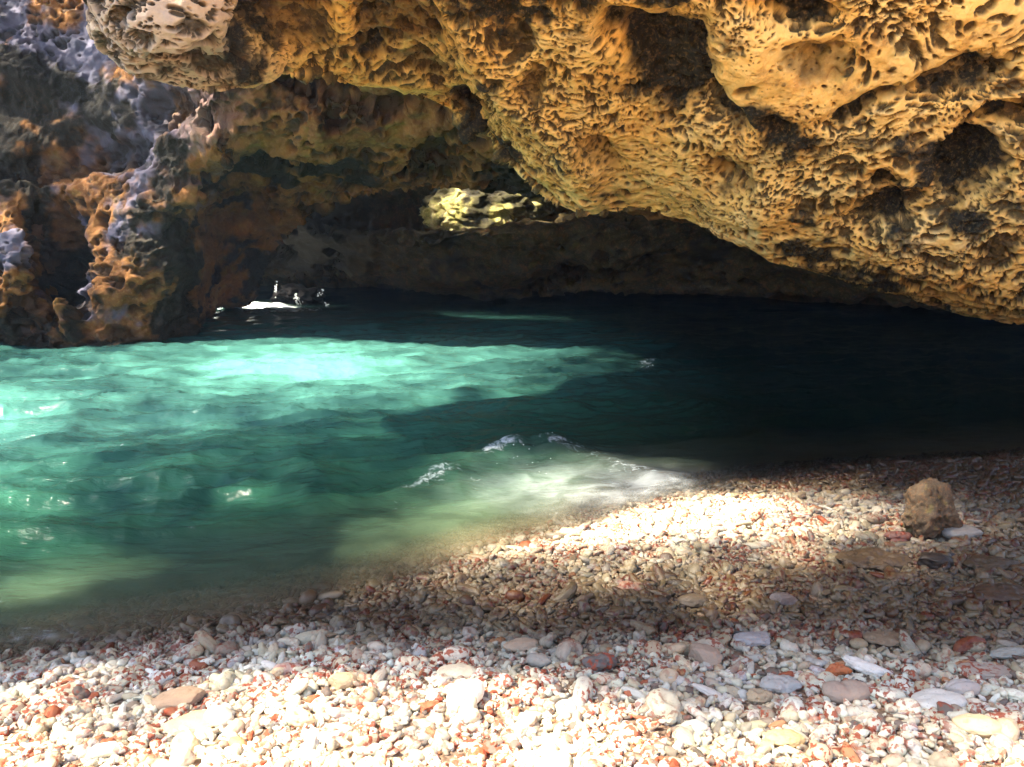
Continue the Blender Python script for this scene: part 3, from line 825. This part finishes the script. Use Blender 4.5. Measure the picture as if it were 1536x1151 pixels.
V, FC, TI, DM, off = [], [], [], [], 0
near = (pz < 3.2) & (ppx > -100) & (ppx < 1640) & (ppy < 1220)
for s, (k, _) in enumerate(SHAPES):
    for lod, sel in ((3, near), (2, ~near)):
        ids = np.where((shape_i == s) & sel & ~is_ind)[0]
        if not len(ids): continue
        v, f = pebble_shape(k, lod, s)
        if lod == 3 and False: pass
        vv = np.einsum('nij,vj->nvi', R[ids], v) * size[ids, None, None] + loc[ids][:, None, :]
        V.append(vv.reshape(-1, 3)); FC.append((f[None] + (np.arange(len(ids)) * len(v))[:, None, None]).reshape(-1, 3) + off)
        TI.append(np.repeat(tint[ids], len(v), 0)); DM.append(np.repeat(damp_shade[ids], len(v))); off += len(ids) * len(v)
rub = make_mesh('coral_rubble', np.concatenate(V), np.concatenate(FC), {'tint': np.concatenate(TI), 'damp_shade': np.concatenate(DM)})
link('coral_rubble', rub, M_PEB, 'bleached coral rubble and small pebbles covering the whole beach', 'coral rubble', kind='stuff')
print('rubble', NP, off, time.time() - T0)


# ------------------------------------------------------------------ sunlit mossy rock seen through the gap, dark sea rock, splashes
def blob_rock(name, c, rad, mat, seed, label, cat, sub=6, tilt=0.0):
    u, f = ICO[sub]
    r = 1 + 0.24 * fbm(u * 1.6 + seed, 4, seed) + 0.16 * fbm(u * 5 + seed, 5, seed + 3, ridged=True)
    v = u * r[:, None] * np.array(rad)
    ct, st = math.cos(tilt), math.sin(tilt)
    v = v @ np.array([[1, 0, 0], [0, ct, st], [0, -st, ct]])
    w = np.array(c) + v
    pd, pm = pit_field(w, u, [(0.30, 0.08, 0.1, seed + 20, 1.2), (0.12, 0.04, 0.1, seed + 21, 1.0)])
    v = v - u * pd[:, None] + u * (0.04 * fbm(w * 9, 4, seed))[:, None]
    dk = np.clip(sstep(0.02, 0.2, fbm(w * 2.6, 5, seed + 9)) * 0.9 + pm * 0.4, 0, 1)
    o = link(name, make_mesh(name, v, f, {'dark': dk, 'pale': dk * 0}), mat, label, cat)
    o.location = c
    return o


LEDGE = at(736., 310., 14.9)
ledge = blob_rock('mossy_rock', LEDGE, (1.06, 0.42, 0.80), M_MOSS, 41, 'sunlit yellow-green mossy rock seen through the gap under the brown arch', 'rock', tilt=-0.75)
m, nt = new_mat('wet_black_rock'); g = N(nt)
b = g.n('ShaderNodeBsdfPrincipled'); b.inputs['Specular IOR Level'].default_value = 0.1; b.inputs['Roughness'].default_value = 0.8
g.l(g.ramp(g.noise(6, None, 4), [(0.4, (0.003, 0.003, 0.004)), (0.7, (0.009, 0.007, 0.008))]), b.inputs['Base Color'])
g.l(b.outputs[0], g.n('ShaderNodeOutputMaterial').inputs[0])
SEA = at(447., 447., 16.6)
blob_rock('sea_rock', SEA, (0.52, 0.4, 0.26), m, 53, 'low black rock in the water with white spray around it', 'rock', 5)

m, nt = new_mat('white_spray'); g = N(nt)
b = g.n('ShaderNodeBsdfPrincipled'); b.inputs['Roughness'].default_value = 0.35
g.l(g.ramp(g.noise(20, None, 3), [(0.3, (0.70, 0.78, 0.82)), (0.7, (0.85, 0.87, 0.88))]), b.inputs['Base Color'])
g.l(b.outputs[0], g.n('ShaderNodeOutputMaterial').inputs[0])


def spray(name, pts, rads, label):
    u, f = ICO[2]; r = np.random.default_rng(len(pts))
    vs_, fs_ = [], []
    for k, (c, a) in enumerate(zip(pts, rads)):
        s = r.uniform(0.6, 1.4, 3)
        vs_.append(np.array(c) + u * s * a); fs_.append(f + k * len(u))
    return link(name, make_mesh(name, np.concatenate(vs_), np.concatenate(fs_)), m, label, 'sea spray', kind='stuff')


def spray_at(name, spots, Y, rad, label, n=26, seed=1):
    r = np.random.default_rng(seed); pts, rads = [], []
    for (a, b_, sx, sy) in spots:
        for _ in range(n):
            q = at(np.array([a + r.normal() * sx]), np.array([b_ + r.normal() * sy]), np.array([Y + r.normal() * 0.1]))[0]
            pts.append(q); rads.append(rad * r.uniform(0.4, 1.3))
    return spray(name, pts, rads, label)


spray_at('sea_spray', [(447, 452, 3, 4), (444, 446, 1.5, 3)], 16.2, 0.014, 'white splash in front of the low black rock in the water', 26, 2)
spray_at('sea_spray', [(414, 433, 0.8, 4)], 16.2, 0.012, 'thin upright jet of white spray beside the low black rock', 24, 3)
spray_at('sea_spray', [(481, 441, 2.5, 3), (490, 457, 1.5, 1.5), (488, 465, 1.2, 1)], 16.2, 0.011, 'scattered white drops thrown up behind the black rock', 14, 4)
hz = ground_hit([795.], [688.])[0]


def drops(name, cx, cy, sx, sy, n, zmax, rad, label, seed):
    r = np.random.default_rng(seed); pts, rads = [], []
    for _ in range(n):
        q = ground_hit([cx + r.normal() * sx], [cy + r.normal() * sy])[0]
        pts.append((q[0], q[1], max(0.02, q[2]) + r.uniform(0, 1) ** 2 * zmax)); rads.append(rad * r.uniform(0.4, 1.3))
    return spray(name, pts, rads, label)


drops('sea_spray', 970, 556, 12, 3, 46, 0.04, 0.004, 'small white splash alone on the dark shaded water', 7)
drops('sea_spray', 800, 690, 30, 12, 40, 0.10, 0.003, 'spray on the small wave breaking near the pebbles', 8)

# ------------------------------------------------------------------ cave surround: shaft walls, added roof mask with openings that shape the sun
SUN_EL, SUN_AZ = math.radians(56), np.array([-0.96, -0.28])
SUN = np.array([SUN_AZ[0] * math.cos(SUN_EL), SUN_AZ[1] * math.cos(SUN_EL), math.sin(SUN_EL)])
ROOF_Z = 6.4
cellx = np.arange(-13, 8.0, 0.1); celly = np.arange(-10, 23.0, 0.1)
CX, CY = np.meshgrid(cellx, celly)
k = ROOF_Z / SUN[2]
GX, GY = CX - SUN[0] * k, CY - SUN[1] * k
gp = np.stack([GX.ravel(), GY.ravel(), np.maximum(beach_z(GX.ravel(), GY.ravel()), 0)], 1)
gpx, gpy, gz_ = proj(gp)
gpx = np.where(gz_ > 0.4, gpx, 768 + gp[:, 0] / 1.6 * F_PX); gpy = np.where(gz_ > 0.4, gpy, 3000)
gpy = np.minimum(gpy, 3000)
jit = fbm(gp * 1.3, 4, 901)


def el(cx, cy, sx, sy, rot=0, pw=1.1):
    c, s = math.cos(math.radians(rot)), math.sin(math.radians(rot))
    a, b = (gpx - cx) * c + (gpy - cy) * s, -(gpx - cx) * s + (gpy - cy) * c
    return np.exp(-((a / sx) ** 2 + (b / sy) ** 2) ** pw)


edge0 = np.interp(gpx, [-300, 0, 300, 600, 900, 1200, 1536], [1010, 1000, 985, 975, 975, 985, 1000])
ff = np.clip((gpy - edge0 + 35 + 34 * jit) / 215, 0, 3)
T = np.minimum(0.55 * np.minimum(ff, 1) ** 3 + 0.45 * sstep(0.9, 1.5, ff), 1) * np.where(gpy > 1300, 1, np.interp(gpx, [-200, 150, 600, 900, 1100, 1400], [0.5, 0.85, 0.85, 0.5, 0.26, 0.20]))
T = np.maximum(T, 0.30 * el(1030, 795, 310, 55, 2)); T = np.maximum(T, 0.75 * el(985, 785, 190, 32, -8))
T = np.maximum(T, 0.62 * el(770, 775, 170, 66, -8)); T = np.maximum(T, 0.12 * el(880, 872, 330, 42, 0))
T = np.maximum(T, 1.0 * el(440, 556, 190, 32, 0)); T = np.maximum(T, 0.42 * el(400, 566, 330, 52, 0)); T = np.maximum(T, 0.40 * el(640, 522, 190, 30, 0))
T = np.maximum(T, 0.60 * el(-30, 640, 130, 60, -12)); T = np.maximum(T, 0.15 * el(170, 640, 330, 70, -10))
T = np.maximum(T, 0.16 * el(20, 850, 150, 60, -15)); T = np.maximum(T, 0.25 * el(-40, 760, 120, 60, -15))
T = np.maximum(T, 0.9 * el(360, 467, 95, 9, 0)); T = np.maximum(T, 0.03 * el(400, 700, 500, 120, 0))
T = np.maximum(T, np.where((gpx < -150) & (gpy > 560), 0.4, 0))
T = T.reshape(CX.shape)  # share of sun let through, shaped to place the light patches
T = np.maximum(T, (0.016 + 0.10 * sstep(-9.0, -10.0, CX)) * sstep(-2.5, -3.5, CX) * sstep(7.6, 8.6, CY) * sstep(11.5, 10.5, CY))
lk = (ROOF_Z - LEDGE[2]) / SUN[2]
T = np.maximum(T, 0.30 * np.exp(-(((CX - LEDGE[0] + 0.1 - SUN[0] * lk) / 1.05) ** 2 + ((CY - LEDGE[1] + 0.35 - SUN[1] * lk) / 0.55) ** 2) ** 2))
solid = T < 0.012
# roof slab added as a sun mask: cells above and below, walls round each opening
ny, nx = solid.shape
vi = np.arange((ny + 1) * (nx + 1)).reshape(ny + 1, nx + 1)
vx, vy = np.meshgrid(np.append(cellx, cellx[-1] + 0.1) - 0.05, np.append(celly, celly[-1] + 0.1) - 0.05)
base = np.stack([vx.ravel(), vy.ravel(), np.zeros(vx.size)], 1)
relief = 0.12 * fbm(base * 1.1, 4, 951)
lowv = base + [0, 0, ROOF_Z]; lowv[:, 2] += relief
upv = base + [0, 0, ROOF_Z + 0.3]; upv[:, 2] += relief
nvv = len(base); S = np.argwhere(solid)
lo = np.stack([vi[S[:, 0], S[:, 1]], vi[S[:, 0] + 1, S[:, 1]], vi[S[:, 0] + 1, S[:, 1] + 1], vi[S[:, 0], S[:, 1] + 1]], 1)
fl = [lo, lo[:, ::-1] + nvv]
pad = np.pad(solid, 1)
for dy, dx, a, b in ((-1, 0, (0, 0), (0, 1)), (1, 0, (1, 1), (1, 0)), (0, -1, (1, 0), (0, 0)), (0, 1, (0, 1), (1, 1))):
    e = S[~pad[S[:, 0] + 1 + dy, S[:, 1] + 1 + dx]]
    i0 = vi[e[:, 0] + a[0], e[:, 1] + a[1]]; i1 = vi[e[:, 0] + b[0], e[:, 1] + b[1]]
    fl.append(np.stack([i0, i1, i1 + nvv, i0 + nvv], 1))
allv = np.concatenate([lowv, upv])
zz = np.zeros(len(allv))
link('sun_mask_roof', make_mesh('sun_mask_roof', allv, np.concatenate(fl), {'dark': zz, 'pale': zz}, smooth=False), M_BROWN, kind='structure')
# leaves added unseen to thin the sun: thicker where less sun gets through
cell_a = 0.01; leaf = 0.10; la = leaf * leaf * 0.62 * 0.75
Tn = np.clip(T, 0.01, 1.0)
lam = np.where(solid, 0, -np.log(Tn) * cell_a / la)
cnt = rng.poisson(lam)
iy, ix = np.nonzero(cnt); rep = cnt[iy, ix]
iy, ix = np.repeat(iy, rep), np.repeat(ix, rep); nl = len(iy)
lc = np.stack([cellx[ix] + rng.uniform(-.05, .05, nl), celly[iy] + rng.uniform(-.05, .05, nl), ROOF_Z + rng.uniform(0.0, 0.30, nl)], 1)
Rl = rotmat(rng.uniform(0, 6.28, nl), rng.normal(0, 0.45, nl), rng.normal(0, 0.45, nl))
lf = np.array([(-.5, 0, 0), (0, -.31, .04), (.5, 0, 0), (0, .31, .04)]) * leaf * 1.25
lv = np.einsum('nij,vj->nvi', Rl, lf) + lc[:, None]
m, nt = new_mat('filter_leaf'); g = N(nt)
b = g.n('ShaderNodeBsdfPrincipled'); b.inputs['Roughness'].default_value = 0.6
g.l(g.ramp(g.noise(4, None, 3), [(0.35, (0.03, 0.05, 0.012)), (0.65, (0.07, 0.10, 0.025))]), b.inputs['Base Color'])
g.l(b.outputs[0], g.n('ShaderNodeOutputMaterial').inputs[0])
link('sun_filter_leaves', make_mesh('sun_filter_leaves', lv.reshape(-1, 3), np.arange(nl * 4).reshape(-1, 4), smooth=False), m, 'added unseen leaves that thin the sun through the roof mask', 'sun_filter_leaves', kind='stuff')
print('leaves', nl, time.time() - T0)
# ring of rock round the shaft, behind and beside the camera
an = np.radians(np.linspace(-225, 20, 300)); hz_ = np.linspace(-0.6, 1, 60)
A_, Hh = np.meshgrid(an, hz_)
rad = 9.5 + 1.2 * np.sin(A_ * 2.3)
ring = np.stack([np.cos(A_) * rad * 1.15 - 1.0, np.sin(A_) * rad * 1.05 + 3.5, 2.3 * Hh], -1)
tail = np.stack([np.stack([np.linspace(-10.5, ring[k_, 0, 0], 60)[:-1], np.linspace(22, ring[k_, 0, 1], 60)[:-1], np.full(59, 2.3 * hz_[k_]) * np.linspace(1.7, 1, 59)], -1) for k_ in range(len(hz_))])  # stretch of wall added out of view to block rear-left sky
ring = np.concatenate([tail, ring], 1)
shp = ring.shape; rp = ring.reshape(-1, 3); rn = grid_normals(ring).reshape(-1, 3)
rp = rp + rn * (0.7 * fbm(rp * 0.5, 5, 971) + 0.25 * fbm(rp * 2, 4, 973, ridged=True))[:, None]
zz = np.zeros(len(rp))
link('cave_wall', make_mesh('cave_wall', rp, grid_faces(*shp[:2]), {'dark': zz, 'pale': zz}), M_GOLD, kind='structure')

# ------------------------------------------------------------------ humid air
hv = np.array([(x_, y_, z_) for x_ in (-48., 38.) for y_ in (-38., 52.) for z_ in (-4., 9.)])
hf = np.array([(0, 1, 3, 2), (4, 6, 7, 5), (0, 4, 5, 1), (2, 3, 7, 6), (0, 2, 6, 4), (1, 5, 7, 3)])
m, nt = new_mat('damp_sea_air'); g = N(nt)
vp = g.n('ShaderNodeVolumePrincipled'); vp.inputs['Color'].default_value = (0.45, 0.66, 1.0, 1); vp.inputs['Density'].default_value = 0.0008; vp.inputs['Anisotropy'].default_value = 0.2
g.l(vp.outputs[0], g.n('ShaderNodeOutputMaterial').inputs['Volume'])
link('haze', make_mesh('haze', hv, hf, smooth=False), m, 'thin bluish sea haze filling the cave', 'haze', kind='stuff')

# ------------------------------------------------------------------ light
w = bpy.data.worlds.new('World'); scene.world = w; w.use_nodes = True
nt = w.node_tree; bg = nt.nodes.get('Background')
sky = nt.nodes.new('ShaderNodeTexSky'); sky.sky_type = 'NISHITA'; sky.sun_disc = False
sky.sun_elevation = SUN_EL
sky.sun_rotation = math.atan2(SUN_AZ[0], SUN_AZ[1])
nt.links.new(sky.outputs[0], bg.inputs[0]); bg.inputs[1].default_value = 0.05
ld = bpy.data.lights.new('sun', 'SUN'); ld.energy = 5.0; ld.angle = math.radians(2.0); ld.color = (1.0, 0.89, 0.70)
lo_ = bpy.data.objects.new('sun', ld); C.objects.link(lo_)
import mathutils
lo_.rotation_euler = mathutils.Vector((-SUN).tolist()).to_track_quat('-Z', 'Y').to_euler()

scene.view_settings.view_transform = 'Standard'
scene.view_settings.look = 'None'
scene.view_settings.exposure = 3.85
scene.view_settings.gamma = 1.0
cy = scene.cycles
cy.use_denoising = True
cy.max_bounces = 8; cy.diffuse_bounces = 6; cy.glossy_bounces = 3; cy.transparent_max_bounces = 12
cy.caustics_reflective = False; cy.caustics_refractive = False
cy.sample_clamp_indirect = 6.0
cy.volume_bounces = 0
print('done', time.time() - T0)
